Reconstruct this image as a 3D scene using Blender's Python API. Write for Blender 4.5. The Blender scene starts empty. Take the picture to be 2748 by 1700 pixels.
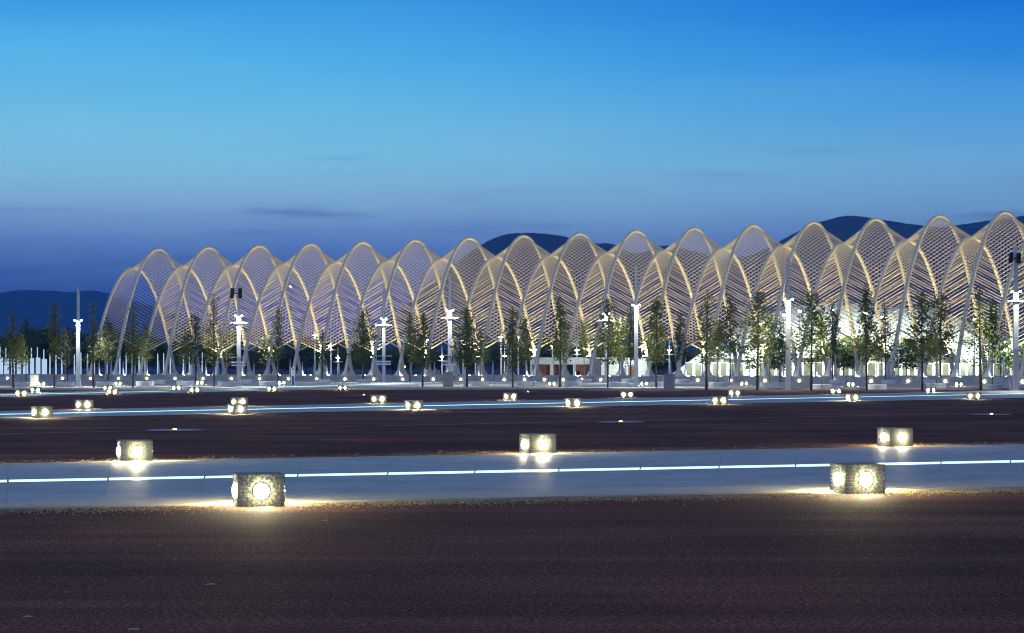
import bpy, bmesh, math, random
from mathutils import Vector, Matrix, noise
R = math.radians
random.seed(7)
scn = bpy.context.scene
C = scn.collection

# ------------------------------------------------------------------ camera
F, CX, YH, HC = 5800.0, 1374.0, 992.0, 1.9        # focal length and horizon in photo pixels, camera height in m
cam_d = bpy.data.cameras.new('camera')
cam = bpy.data.objects.new('camera', cam_d); C.objects.link(cam)
cam.location = (0, 0, HC); cam.rotation_euler = (R(90), 0, 0)
cam_d.sensor_width = 36; cam_d.lens = 36*F/2748
cam_d.shift_y = (YH-850)/2748
cam_d.clip_start = 0.5; cam_d.clip_end = 30000
scn.camera = cam

# ------------------------------------------------------------------ sky
SKY = 1.25
w = bpy.data.worlds.new('World'); scn.world = w; w.use_nodes = True
nt = w.node_tree; N = nt.nodes; L = nt.links
for n in list(N): N.remove(n)
def srgb(r, g, b):
    f = lambda c: (c/255/12.92) if c/255 <= .04045 else ((c/255+.055)/1.055)**2.4
    return (f(r), f(g), f(b), 1)
def ramp(nt_, stops, interp='LINEAR'):
    r = nt_.nodes.new('ShaderNodeValToRGB'); cr = r.color_ramp; cr.interpolation = interp
    while len(cr.elements) > 1: cr.elements.remove(cr.elements[-1])
    cr.elements[0].position = stops[0][0]; cr.elements[0].color = stops[0][1]
    for p, c in stops[1:]:
        e = cr.elements.new(p); e.color = c
    return r
def math_n(nt_, op, a, b=None, c=None, clamp=False):
    m = nt_.nodes.new('ShaderNodeMath'); m.operation = op; m.use_clamp = clamp
    for k, v in enumerate((a, b, c)):
        if v is None: continue
        if isinstance(v, (int, float)): m.inputs[k].default_value = v
        else: nt_.links.new(v, m.inputs[k])
    return m.outputs[0]
tc = N.new('ShaderNodeTexCoord')
nrm = N.new('ShaderNodeVectorMath'); nrm.operation = 'NORMALIZE'; L.new(tc.outputs['Generated'], nrm.inputs[0])
sep = N.new('ShaderNodeSeparateXYZ'); L.new(nrm.outputs[0], sep.inputs[0])
el = lambda y: min(1, ((YH-y)/F)/0.5)             # ramp position of a photo row (ramp covers sin(elevation) 0 .. 0.5)
# soft streaky clouds bend the gradient a little
mp = N.new('ShaderNodeMapping'); mp.inputs['Scale'].default_value = (5, 5, 34); L.new(nrm.outputs[0], mp.inputs[0])
mp.inputs['Rotation'].default_value = (0, R(4), 0)
cn = N.new('ShaderNodeTexNoise'); cn.inputs['Scale'].default_value = 1.0; cn.inputs['Detail'].default_value = 4; cn.inputs['Roughness'].default_value = .5
L.new(mp.outputs[0], cn.inputs['Vector'])
wob = math_n(nt, 'MULTIPLY', math_n(nt, 'SUBTRACT', cn.outputs['Fac'], .5), .022)
pos = math_n(nt, 'MULTIPLY', math_n(nt, 'ADD', sep.outputs['Z'], wob), 2.0, clamp=True)
ROWS = [900, 780, 700, 650, 610, 560, 500, 420, 300, 150, 40]
SKY_L = [(60, 84, 172), (82, 118, 199), (100, 139, 209), (118, 158, 222), (132, 175, 226), (146, 196, 232), (146, 207, 236), (136, 211, 240), (114, 200, 240), (84, 181, 236), (60, 160, 228)]
SKY_R = [(52, 76, 157), (76, 110, 186), (96, 133, 199), (108, 150, 207), (118, 162, 213), (124, 175, 219), (124, 181, 224), (112, 181, 228), (76, 160, 228), (32, 131, 222), (14, 110, 213)]
left = ramp(nt, [(0, srgb(50,70,150))]+[(el(y), srgb(*c)) for y, c in zip(ROWS, SKY_L)]+[(.5, srgb(26,108,184)), (1, srgb(14,76,140))])
rite = ramp(nt, [(0, srgb(44,62,138))]+[(el(y), srgb(*c)) for y, c in zip(ROWS, SKY_R)]+[(.5, srgb(8,80,168)), (1, srgb(6,60,126))])
for r in (left, rite): L.new(pos, r.inputs[0])
az = N.new('ShaderNodeMapRange'); az.interpolation_type = 'SMOOTHSTEP'
az.inputs['From Min'].default_value = -.16; az.inputs['From Max'].default_value = .30
L.new(sep.outputs['X'], az.inputs['Value'])
mx = N.new('ShaderNodeMix'); mx.data_type = 'RGBA'
L.new(az.outputs[0], mx.inputs['Factor']); L.new(left.outputs[0], mx.inputs['A']); L.new(rite.outputs[0], mx.inputs['B'])
sky = N.new('ShaderNodeTexSky'); sky.sky_type = 'NISHITA'; sky.sun_disc = False
sky.sun_elevation = R(1.0); sky.sun_rotation = R(200)
mp2 = N.new('ShaderNodeMapping'); mp2.inputs['Scale'].default_value = (6, 6, 70); mp2.inputs['Rotation'].default_value = (0, R(-7), 0); mp2.inputs['Location'].default_value = (3.1, 0, 1.7)
L.new(nrm.outputs[0], mp2.inputs[0])
wn = N.new('ShaderNodeTexNoise'); wn.inputs['Scale'].default_value = 1.0; wn.inputs['Detail'].default_value = 6; wn.inputs['Roughness'].default_value = .55; wn.inputs['Distortion'].default_value = .6
L.new(mp2.outputs[0], wn.inputs['Vector'])
wr = N.new('ShaderNodeMapRange'); wr.interpolation_type = 'SMOOTHSTEP'; wr.inputs['From Min'].default_value = .52; wr.inputs['From Max'].default_value = .74; wr.inputs['To Max'].default_value = .6
L.new(wn.outputs['Fac'], wr.inputs['Value'])
lowm = N.new('ShaderNodeMapRange'); lowm.interpolation_type = 'SMOOTHSTEP'; lowm.inputs['From Min'].default_value = .13; lowm.inputs['From Max'].default_value = .06
L.new(sep.outputs['Z'], lowm.inputs['Value'])
wf = math_n(nt, 'MULTIPLY', wr.outputs[0], lowm.outputs[0])
mw = N.new('ShaderNodeMix'); mw.data_type = 'RGBA'; L.new(wf, mw.inputs['Factor']); L.new(mx.outputs['Result'], mw.inputs['A']); mw.inputs['B'].default_value = srgb(62,88,160)
bg1 = N.new('ShaderNodeBackground'); L.new(mw.outputs['Result'], bg1.inputs[0]); bg1.inputs[1].default_value = SKY
bg2 = N.new('ShaderNodeBackground'); L.new(sky.outputs[0], bg2.inputs[0]); bg2.inputs[1].default_value = 0.004
ad = N.new('ShaderNodeAddShader'); L.new(bg1.outputs[0], ad.inputs[0]); L.new(bg2.outputs[0], ad.inputs[1])
wo = N.new('ShaderNodeOutputWorld'); L.new(ad.outputs[0], wo.inputs[0])

# soft warm fill added from high above to warm the ground
sd = bpy.data.lights.new('fill_sun', 'SUN'); sd.energy = 0.62; sd.angle = R(60); sd.color = (1.0, .88, .50)
fill_sun = bpy.data.objects.new('fill_sun', sd); C.objects.link(fill_sun); fill_sun.location = (0, -50, 60)
fill_sun.rotation_euler = (R(20), 0, R(-25))

scn.view_settings.view_transform = 'Standard'; scn.view_settings.look = 'None'
scn.view_settings.exposure = 0.0; scn.view_settings.gamma = 1.0; scn.view_settings.use_curve_mapping = False
cy = scn.cycles
cy.max_bounces = 5; cy.diffuse_bounces = 2; cy.glossy_bounces = 2; cy.transmission_bounces = 4; cy.transparent_max_bounces = 12
cy.sample_clamp_indirect = 2.0; cy.sample_clamp_direct = 0; cy.caustics_reflective = False; cy.caustics_refractive = False
cy.use_denoising = True; cy.filter_width = 1.15

# ------------------------------------------------------------------ helpers
def ground_z(y):
    if y < 203: return 0.0
    return .11 + .24*min(1, max(0, (y-203)/80))
def gp(px, py):
    """photo pixel -> point on the ground"""
    z = 0.0
    for _ in range(12):
        d = F*(HC-z)/(py-YH); z = ground_z(d)
    return Vector(((px-CX)*d/F, d, z))
def at(px, py, d):
    return Vector(((px-CX)*d/F, d, HC-(py-YH)*d/F))

MATS = {}
def mat(name, col, rough=.7, var=.12, scale=3.0, bump=0.0, metal=0.0, emit=0.0, emit_col=None, spec=.5, bscale=None, stretch=None, detail=5, tint=None):
    if name in MATS: return MATS[name]
    m = bpy.data.materials.new(name); m.use_nodes = True; MATS[name] = m
    t = m.node_tree; b = t.nodes['Principled BSDF']
    b.inputs['Roughness'].default_value = rough; b.inputs['Metallic'].default_value = metal
    b.inputs['Specular IOR Level'].default_value = spec
    g = t.nodes.new('ShaderNodeNewGeometry')
    mp = t.nodes.new('ShaderNodeMapping'); t.links.new(g.outputs['Position'], mp.inputs[0])
    if stretch: mp.inputs['Rotation'].default_value = (0, 0, stretch[2]); mp.inputs['Scale'].default_value = (stretch[0], stretch[1], 1)
    n = t.nodes.new('ShaderNodeTexNoise'); n.inputs['Scale'].default_value = scale; n.inputs['Detail'].default_value = detail
    n.inputs['Roughness'].default_value = .62
    t.links.new(mp.outputs[0], n.inputs['Vector'])
    lo = tuple(max(0, c*(1-var*2)) for c in col[:3])+(1,)
    hi = tuple(c*(1+var*2) for c in (tint or col)[:3])+(1,)
    r = ramp(t, [(.25, lo), (.5, tuple(col[:3])+(1,)), (.78, hi)])
    t.links.new(n.outputs['Fac'], r.inputs[0]); t.links.new(r.outputs[0], b.inputs['Base Color'])
    if bump:
        n2 = t.nodes.new('ShaderNodeTexNoise'); n2.inputs['Scale'].default_value = bscale or scale*6; n2.inputs['Detail'].default_value = 4
        t.links.new(g.outputs['Position'], n2.inputs['Vector'])
        bp = t.nodes.new('ShaderNodeBump'); bp.inputs['Strength'].default_value = bump; bp.inputs['Distance'].default_value = .02
        t.links.new(n2.outputs['Fac'], bp.inputs['Height']); t.links.new(bp.outputs[0], b.inputs['Normal'])
    if emit:
        b.inputs['Emission Color'].default_value = tuple((emit_col or col)[:3])+(1,)
        b.inputs['Emission Strength'].default_value = emit
    return m

class MB:
    def __init__(s): s.v = []; s.f = []; s.mi = []
    def quadface(s, idx, m=0): s.f.append(tuple(idx)); s.mi.append(m)
    def hexa(s, p, m=0):
        """8 points: bottom loop 0-3, top loop 4-7"""
        b = len(s.v); s.v += [tuple(q) for q in p]
        for f in ((0,3,2,1), (4,5,6,7), (0,1,5,4), (1,2,6,5), (2,3,7,6), (3,0,4,7)): s.quadface([b+i for i in f], m)
    def box(s, c, d, rz=0, m=0, taper=1.0):
        cx, cy_, cz = c; hx, hy, hz = d[0]/2, d[1]/2, d[2]/2; ca, sa = math.cos(rz), math.sin(rz)
        P = []
        for z, k in ((-hz, 1), (hz, taper)):
            for x, y in ((-hx,-hy), (hx,-hy), (hx,hy), (-hx,hy)):
                x *= k; y *= k; P.append((cx+x*ca-y*sa, cy_+x*sa+y*ca, cz+z))
        s.hexa(P, m)
    def tube(s, pts, rad, n=6, m=0, cap=True):
        rings = []
        for i, p in enumerate(pts):
            p = Vector(p); a = Vector(pts[max(0, i-1)]); b = Vector(pts[min(len(pts)-1, i+1)])
            d = (b-a).normalized(); u = d.cross(Vector((0,0,1)))
            if u.length < 1e-3: u = Vector((1,0,0))
            u.normalize(); v = d.cross(u)
            r = rad[i] if isinstance(rad, (list, tuple)) else rad
            b0 = len(s.v)
            for k in range(n):
                a_ = 2*math.pi*(k+.5)/n; s.v.append(tuple(p+u*r*math.cos(a_)+v*r*math.sin(a_)))
            rings.append(b0)
        for i in range(len(rings)-1):
            for k in range(n): s.quadface((rings[i]+k, rings[i]+(k+1)%n, rings[i+1]+(k+1)%n, rings[i+1]+k), m)
        if cap:
            s.quadface([rings[0]+k for k in range(n)][::-1], m); s.quadface([rings[-1]+k for k in range(n)], m)
    def bar(s, a, b, wd, ht, m=0, up=Vector((0,0,1))):
        a = Vector(a); b = Vector(b); d = (b-a).normalized(); u = d.cross(up)
        if u.length < 1e-4: u = Vector((1,0,0))
        u.normalize(); v = u.cross(d); u = u*wd/2; v = v*ht/2
        s.hexa([a-u-v, a+u-v, b+u-v, b-u-v, a-u+v, a+u+v, b+u+v, b-u+v], m)
    def lathe(s, prof, n=24, c=(0,0,0), m=0):
        rings = []
        for r, z in prof:
            b0 = len(s.v); rings.append(b0)
            for k in range(n):
                a = 2*math.pi*k/n; s.v.append((c[0]+r*math.cos(a), c[1]+r*math.sin(a), c[2]+z))
        for i in range(len(rings)-1):
            for k in range(n): s.quadface((rings[i]+k, rings[i]+(k+1)%n, rings[i+1]+(k+1)%n, rings[i+1]+k), m)
        s.quadface([rings[0]+k for k in range(n)][::-1], m); s.quadface([rings[-1]+k for k in range(n)], m)
    def mesh(s, name, mats, smooth=False):
        me = bpy.data.meshes.new(name); me.from_pydata(s.v, [], s.f)
        for mm in (mats if isinstance(mats, (list, tuple)) else [mats]): me.materials.append(mm)
        me.polygons.foreach_set('material_index', s.mi)
        if smooth: me.polygons.foreach_set('use_smooth', [True]*len(s.f))
        me.update(); return me
    def build(s, name, mats, parent=None, smooth=False):
        return link(name, s.mesh(name, mats, smooth), parent)
def link(name, data, parent=None, loc=None, rz=0):
    o = bpy.data.objects.new(name, data); C.objects.link(o)
    if parent: o.parent = parent
    if loc is not None: o.location = loc
    if rz: o.rotation_euler = (0, 0, rz)
    return o
def tag(o, label=None, cat=None, group=None, kind=None):
    if label: o['label'] = label
    if cat: o['category'] = cat
    if group: o['group'] = group
    if kind: o['kind'] = kind
    return o
def thing(name, label, cat, loc=(0,0,0), rz=0, group=None):
    o = link(name, None, None, loc, rz); o.empty_display_size = .3
    return tag(o, label, cat, group)
def lamp(name, kind, parent, loc, power, color, size=.15, rot=None, spot=None, blend=.5):
    d = bpy.data.lights.new(name, kind); d.energy = power; d.color = color; d.shadow_soft_size = size
    if kind == 'SPOT': d.spot_size = spot; d.spot_blend = blend
    o = link(name, d, parent, loc)
    if rot: o.rotation_euler = rot
    return o

# ------------------------------------------------------------------ materials
ASPH = bpy.data.materials.new('asphalt'); ASPH.use_nodes = True
def asphalt():
    t = ASPH.node_tree; b = t.nodes['Principled BSDF']; b.inputs['Roughness'].default_value = .85; b.inputs['Specular IOR Level'].default_value = .12
    g = t.nodes.new('ShaderNodeNewGeometry')
    mp = t.nodes.new('ShaderNodeMapping'); mp.inputs['Rotation'].default_value = (0,0,R(-17)); mp.inputs['Scale'].default_value = (.06, .6, 1); t.links.new(g.outputs['Position'], mp.inputs[0])
    st = t.nodes.new('ShaderNodeTexNoise'); st.inputs['Scale'].default_value = 1.0; st.inputs['Detail'].default_value = 8; st.inputs['Roughness'].default_value = .7
    t.links.new(mp.outputs[0], st.inputs['Vector'])
    fine = t.nodes.new('ShaderNodeTexNoise'); fine.inputs['Scale'].default_value = 24; fine.inputs['Detail'].default_value = 3; fine.inputs['Roughness'].default_value = .8
    t.links.new(g.outputs['Position'], fine.inputs['Vector'])
    big = t.nodes.new('ShaderNodeTexNoise'); big.inputs['Scale'].default_value = .16; big.inputs['Detail'].default_value = 6
    t.links.new(g.outputs['Position'], big.inputs['Vector'])
    r1 = ramp(t, [(.34, (.076,.030,.021,1)), (.5, (.118,.048,.032,1)), (.66, (.185,.085,.056,1))])
    t.links.new(st.outputs['Fac'], r1.inputs[0])
    r2 = ramp(t, [(.36, (.10,.10,.12,1)), (.5, (.8,.8,.8,1)), (.64, (2.6,2.5,2.5,1))])
    t.links.new(fine.outputs['Fac'], r2.inputs[0])
    m1 = t.nodes.new('ShaderNodeMix'); m1.data_type = 'RGBA'; m1.blend_type = 'MULTIPLY'; m1.inputs['Factor'].default_value = 1
    t.links.new(r1.outputs[0], m1.inputs['A']); t.links.new(r2.outputs[0], m1.inputs['B'])
    r3 = ramp(t, [(.36, (.6,.58,.6,1)), (.64, (1.3,1.25,1.2,1))]); t.links.new(big.outputs['Fac'], r3.inputs[0])
    m2 = t.nodes.new('ShaderNodeMix'); m2.data_type = 'RGBA'; m2.blend_type = 'MULTIPLY'; m2.inputs['Factor'].default_value = 1
    t.links.new(m1.outputs['Result'], m2.inputs['A']); t.links.new(r3.outputs[0], m2.inputs['B'])
    t.links.new(m2.outputs['Result'], b.inputs['Base Color'])
    bp = t.nodes.new('ShaderNodeBump'); bp.inputs['Strength'].default_value = .6; bp.inputs['Distance'].default_value = .012
    t.links.new(fine.outputs['Fac'], bp.inputs['Height']); t.links.new(bp.outputs[0], b.inputs['Normal'])
asphalt()
M_slab = mat('polished_paving', (.36,.40,.42), .55, .12, .7, bump=.06, bscale=20)
M_kerb = mat('kerb_stone', (.46,.43,.36), .6, .12, 5, bump=.15)
M_joint = mat('dark_joint', (.06,.06,.06), .9)
M_prom = mat('promenade_concrete', (.46,.44,.40), .75, .16, .35, bump=.1, stretch=(1, .35, 0))
M_terr = mat('terrace_paving', (.34,.34,.34), .7, .12, .6)
M_wall = mat('basin_concrete', (.50,.50,.49), .65, .16, 1.2, bump=.1)
M_led = mat('lit_glass', (.7,.9,.9), .3, 0, emit=1.4, emit_col=(.58,1.0,.97))
M_steel = mat('white_painted_steel', (.70,.66,.56), .75, .05, .8, spec=.2)
M_bar = mat('white_tube_steel', (.74,.66,.50), .7, .05, 1.2, spec=.2)
M_pole = mat('pole_white_paint', (.70,.72,.72), .4, .05, 1.5)
M_black = mat('black_plastic', (.008,.008,.009), .5, .1)
M_dark = mat('dark_metal', (.05,.05,.055), .5, .1)
M_plant = mat('planter_white', (.82,.82,.79), .55, .06, 2.2, bump=.05)
M_soil = mat('soil', (.06,.04,.025), .95, .3, 12)
M_bark = mat('bark', (.16,.11,.07), .9, .3, 9)
M_bark2 = mat('pale_bark', (.42,.36,.27), .85, .2, 9)
M_glow = mat('lamp_lens', (1,.95,.8), .4, 0, emit=560, emit_col=(1,.86,.48))
M_head = mat('flood_lens', (1,1,1), .4, 0, emit=30, emit_col=(.95,1,1))
M_warm = mat('warm_lens', (1,.9,.7), .4, 0, emit=60, emit_col=(1,.78,.42))
M_orange = mat('sodium_lens', (1,.6,.2), .4, 0, emit=40, emit_col=(1,.42,.08))
M_wallamp = mat('wall_lens', (1,.95,.8), .4, 0, emit=45, emit_col=(1,.82,.48))
M_grout = mat('grout', (.80,.72,.42), .8, .08, 20)
M_tiles = [mat('tile_'+n, c, .55, .15, 30, spec=.25) for n, c in (('grey', (.15,.165,.17)), ('green', (.13,.17,.155)), ('blue', (.14,.16,.21)))]
M_stone = mat('gravel', (.30,.25,.15), .9, .4, 15)
M_wood = mat('red_brown_wood', (.19,.055,.022), .55, .25, 2, stretch=(8, 8, 0))
M_white = mat('white_render', (.62,.62,.60), .8, .08, 1.5)
M_shell = mat('shell_roof', (.70,.74,.72), .5, .08, .5)
M_conc = mat('pale_concrete', (.58,.58,.57), .7, .1, .8)
M_glass = mat('olive_glass', (.10,.095,.06), .25, .25, .8)
M_fin = mat('emissive_pillar', (.8,.9,.95), .5, .05, 1, emit=.55, emit_col=(.66,.86,1))  # emission stands in for floor lights shining on the pillars
M_blue = mat('blue_print', (.03,.09,.36), .5, .25, 4)
M_signw = mat('sign_white', (.75,.76,.78), .5, .04, 2)
M_water = mat('pool_water', (.02,.03,.04), .08, .1, 3, bump=.25, bscale=3)

def leafmat(name, a, b_):
    m = bpy.data.materials.new(name); m.use_nodes = True; t = m.node_tree; b = t.nodes['Principled BSDF']
    g = t.nodes.new('ShaderNodeNewGeometry')
    r = ramp(t, [(0, a+(1,)), (1, b_+(1,))]); t.links.new(g.outputs['Random Per Island'], r.inputs[0])
    t.links.new(r.outputs[0], b.inputs['Base Color']); b.inputs['Roughness'].default_value = .55
    tr = t.nodes.new('ShaderNodeBsdfTranslucent'); t.links.new(r.outputs[0], tr.inputs[0])
    mx_ = t.nodes.new('ShaderNodeMixShader'); mx_.inputs[0].default_value = .42
    t.links.new(b.outputs[0], mx_.inputs[1]); t.links.new(tr.outputs[0], mx_.inputs[2])
    t.links.new(mx_.outputs[0], t.nodes['Material Output'].inputs[0]); return m
M_leaf = leafmat('leaf_green', (.13,.16,.025), (.30,.33,.055))
M_leaf2 = leafmat('leaf_yellowgreen', (.12,.15,.05), (.24,.27,.10))
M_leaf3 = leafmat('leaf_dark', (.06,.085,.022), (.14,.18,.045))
mj = bpy.data.materials.new('water_spray'); mj.use_nodes = True
t = mj.node_tree; b = t.nodes['Principled BSDF']; b.inputs['Base Color'].default_value = (.85,.92,1,1); b.inputs['Roughness'].default_value = .9
b.inputs['Alpha'].default_value = .6
M_spray = mj

# ================================================================== THE SETTING
# ---- ground
mb = MB(); S = 8100
mb.v = [(-S,-300,0), (S,-300,0), (S,S,0), (-S,S,0)]; mb.quadface((0,1,2,3))
tag(mb.build('ground', ASPH), 'dark brown asphalt of the wide plaza', kind='structure')

# ---- promenade slab with kerb (rises gently to the basin wall)
ys_ = [203, 223, 243, 263, 283, 345, 470]
mb = MB()
for i, y in enumerate(ys_):
    for x in (-160, 160): mb.v.append((x, y, ground_z(y)+(0 if i else 0)))
for i in range(len(ys_)-1): mb.quadface((2*i, 2*i+1, 2*i+3, 2*i+2))
b0 = len(mb.v); mb.v += [(-160,203,-.1), (160,203,-.1)]; mb.quadface((b0, b0+1, 1, 0))
prom = tag(mb.build('promenade', M_prom), 'pale concrete promenade with a low kerb under the trees', kind='structure')
# kerb stones of the promenade
km = MB(); km.box((0,0,0), (2.36,.34,.16)); kme = km.mesh('kerb_stone', M_kerb)
for k in range(60): link('kerb_stone', kme, prom, (-70.8+k*2.4, 202.9, .052))
# cross bands in the promenade paving
for yb, hw_ in ((214, .5), (232, .45), (252, .5), (268, .5)):
    mb = MB(); mb.v = [(-120,yb-hw_,ground_z(yb-hw_)+.005), (120,yb-hw_,ground_z(yb-hw_)+.005), (120,yb+hw_,ground_z(yb+hw_)+.005), (-120,yb+hw_,ground_z(yb+hw_)+.005)]
    mb.quadface((0,1,2,3)); mb.build('paving_band', M_terr, prom)

# ---- radiating paved strips
def gline(p0, p1):
    a = Vector(((p0[0]-CX)*F*HC/(p0[1]-YH)/F, F*HC/(p0[1]-YH), 0)); b = Vector(((p1[0]-CX)*F*HC/(p1[1]-YH)/F, F*HC/(p1[1]-YH), 0))
    return a, b
def lerp(a, b, t): return a+(b-a)*t
# strip 1: kerbed, slabs built singly
n0, n1 = gline((0,1369), (2748,1312)); f0, f1 = gline((0,1248), (2748,1196)); l0, l1 = gline((0,1295), (2748,1241))
dirn = (n1-n0).normalized()
def ray(a, b, s):                                   # point on line a-b, s metres along from a
    return a+(b-a).normalized()*s
S0, S1 = -9.0, 30.0
strip = MB()
def P4(a, b, c, d, z): strip.v.extend([(p.x, p.y, z) for p in (a, b, c, d)]); k = len(strip.v); strip.quadface((k-4, k-3, k-2, k-1))
LA = lambda s: ray(n0, n1, s)
def across(s, t):                                   # s metres along the near edge, t 0..1 across to the far edge
    a = ray(n0, n1, s); sf = s*((f1-f0).length/(n1-n0).length); b = ray(f0, f1, sf); return lerp(a, b, t)
P4(across(S0,0), across(S1,0), across(S1,1), across(S0,1), .004)
st1 = tag(strip.build('paved_strip', M_joint), 'wide polished blue grey paved strip crossing the plaza', kind='structure')
def solve_t(s):                                     # where the LED line crosses
    lo, hi = 0, 1
    for _ in range(30):
        m = (lo+hi)/2; p = across(s, m)
        side = (l1-l0).cross(p-l0).z
        if side > 0: hi = m
        else: lo = m
    return lo
def slab(name, s0, s1, ta, tb, z, m, gap=.0035, ds=0):
    q = []
    for s, tt in ((s0, ta(s0)), (s1, ta(s1)), (s1, tb(s1)), (s0, tb(s0))): q.append(across(s, tt))
    c = sum(q, Vector())/4
    q = [p+(c-p).normalized()*gap for p in q]
    mb = MB(); mb.hexa([(p.x, p.y, .0045) for p in q]+[(p.x, p.y, z+random.uniform(-.0015,.0015)) for p in q])
    return mb.build(name, m, st1)
k1 = lambda s: .035; k2 = lambda s: .115
s = S0
while s < S1:                                       # two rows of kerb stones
    L_ = .40+random.uniform(-.02,.02)
    slab('kerb_stone', s, s+L_, lambda s: 0, k1, .030, M_kerb)
    slab('kerb_stone', s+.17, s+L_+.17, k1, k2, .026, M_kerb)
    s += L_
kf = lambda s: .975
s = S0; LD = 1.30
while s < S1:
    tl = lambda s: solve_t(s)-.028
    tu = lambda s: solve_t(s)+.028
    slab('paving_slab', s, s+LD, k2, lambda s: (k2(s)+tl(s))/2, .022, M_slab)
    slab('paving_slab', s, s+LD, lambda s: (k2(s)+tl(s))/2, tl, .022, M_slab)
    slab('glass_light_panel', s, s+LD, tl, tu, .020, M_led, gap=.02)
    for i in range(4):
        slab('paving_slab', s, s+LD, lambda s, i=i: tu(s)+(kf(s)-tu(s))*i/4, lambda s, i=i: tu(s)+(kf(s)-tu(s))*(i+1)/4, .022, M_slab)
    slab('kerb_stone', s, s+LD, kf, lambda s: 1.0, .030, M_kerb)
    s += LD
# strips 2 and 3
def far_strip(name, label, ne, fe, le, s0, s1, led_w, dash):
    a0, a1 = gline(*ne); b0_, b1 = gline(*fe)
    if led_w: c0, c1 = gline(*le)
    Ltot = (a1-a0).length; mb = MB(); nseg = 60
    def pa(a, b, u): return lerp(a, b, u)
    def setz(p, dz): return (p.x, p.y, ground_z(p.y)+dz)
    for i in range(nseg+1):
        u = s0+(s1-s0)*i/nseg; mb.v += [setz(pa(a0, a1, u), .012), setz(pa(b0_, b1, u), .012)]
        if i: k = len(mb.v); mb.quadface((k-4, k-2, k-1, k-3))
    o = tag(mb.build(name, M_slab), label, kind='structure')
    for (p0, p1) in ((a0, a1), (b0_, b1)):              # stone edging
        mb = MB(); dv = Vector((p1-p0)).normalized(); nv = Vector((-dv.y, dv.x, 0))*(.45 if p0 is a0 else -.45)
        for i in range(nseg+1):
            u = s0+(s1-s0)*i/nseg; p = pa(p0, p1, u); q = p+nv
            mb.v += [setz(p, .017), setz(q, .017)]
            if i: k = len(mb.v); mb.quadface((k-4, k-2, k-1, k-3))
        mb.build('stone_edging', M_kerb, o)
    if led_w:
        dv = (c1-c0).normalized(); nv = Vector((-dv.y, dv.x, 0))*led_w/2; Lc = (c1-c0).length
        q = s0*Lc
        while q < s1*Lc:
            mb = MB(); pts = []
            for s_, t_ in ((q,-1), (q+dash*.86,-1), (q+dash*.86,1), (q,1)): pts.append(c0+dv*s_+nv*t_)
            mb.hexa([setz(p, .013) for p in pts]+[setz(p, .024) for p in pts]); mb.build('glass_light_panel', M_led, o)
            q += dash
    return o
far_strip('paved_strip', 'long paved strip with a glowing line running across mid plaza', ((0,1124),(2748,1069)), ((0,1104.5),(2748,1048.5)), ((0,1113.5),(2748,1057.5)), -.25, 1.03, .55, 2.0)
far_strip('paved_strip', 'narrow looking paved strip with glowing line running up to the promenade', ((0,1066),(700,1049.5)), ((0,1056),(700,1041)), ((0,1061),(700,1045)), -.5, 2.0, .55, 3.0)

# thin drain channels with round plates and a small lamp
def drain(pts, plates, label):
    mb = MB(); a, b = gline(*pts); dv = (b-a).normalized(); nv = Vector((-dv.y, dv.x, 0))*.05
    a = a-dv*30; b = b+dv*30
    mb.v = [(p.x, p.y, .004) for p in (a-nv, b-nv, b+nv, a+nv)]; mb.quadface((0,1,2,3))
    o = tag(mb.build('drain_channel', M_conc), label, kind='structure')
    for px, py in plates:
        p = gp(px, py); mb = MB()
        mb.lathe([(.86,0), (.86,.008), (.80,.013), (.2,.016)], 28); pl = mb.build('cover_plate', M_terr, o); pl.location = (p.x, p.y, .004)
        mb = MB(); mb.lathe([(.055,0), (.055,.014), (.03,.022)], 10); q = mb.build('ground_lamp', M_orange, o); q.location = (p.x, p.y, .022)
drain(((0,1165),(2748,1107)), ((469,1155), (1666,1133.5), (2661,1113)), 'thin drain line with round plates between the paved strips')
drain(((700,1067),(1500,1050.5)), ((977,1061), (1417,1052)), 'thin drain line with small lamps near the promenade')

# ---- hills
def prof_y(prof, px):
    def f(x):
        for (xa, ya), (xb, yb) in zip(prof, prof[1:]):
            if xa <= x <= xb: return ya+(yb-ya)*(x-xa)/(xb-xa)
        return prof[0][1] if x < prof[0][0] else prof[-1][1]
    return sum(f(px+o)*wt for o, wt in ((-24,1), (-12,2), (0,3), (12,2), (24,1)))/9
def hill(name, prof, D, depth, col, seed, label):
    m = mat(name+'_scrub', col, .95, .35, .012, detail=6)
    mb = MB(); xs = []
    x0, x1 = prof[0][0], prof[-1][0]; n = int((x1-x0)/5); rows = 14
    for i in range(n+1):
        px = x0+(x1-x0)*i/n
        for (xa, ya), (xb, yb) in zip(prof, prof[1:]):
            if xa <= px <= xb: break
        u = (px-xa)/(xb-xa); u2 = u*u*(3-2*u); py = prof_y(prof, px)
        h = HC+(YH-py)*D/F
        h += noise.fractal(Vector((px*.012, seed, 0)), 1, 2, 5)*D*.00022 + random.uniform(-1,1)*D*.00016
        for j in range(rows+1):
            v = j/rows                                  # 0 front foot, ridge at .6, then down the back
            y = D-depth*.6+depth*v
            k = math.sin(min(1, v/.6)*math.pi/2)**1.15 if v <= .6 else math.cos((v-.6)/.4*math.pi/2)
            g_ = noise.fractal(Vector((px*.012, v*5, seed)), 1, 2, 4)*.10*(1-abs(v-.6)/.6)*(0 if abs(v-.6) < .04 else 1)
            mb.v.append(((px-CX)*D/F*(1+.02*(v-.6)), y, max(-3, h*(min(k+g_, .5+.48*k) if abs(v-.6) > .03 else 1))))
    for i in range(n):
        for j in range(rows): a = i*(rows+1)+j; mb.quadface((a, a+rows+1, a+rows+2, a+1))
    return tag(mb.build(name, m, smooth=True), label, kind='structure')
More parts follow.
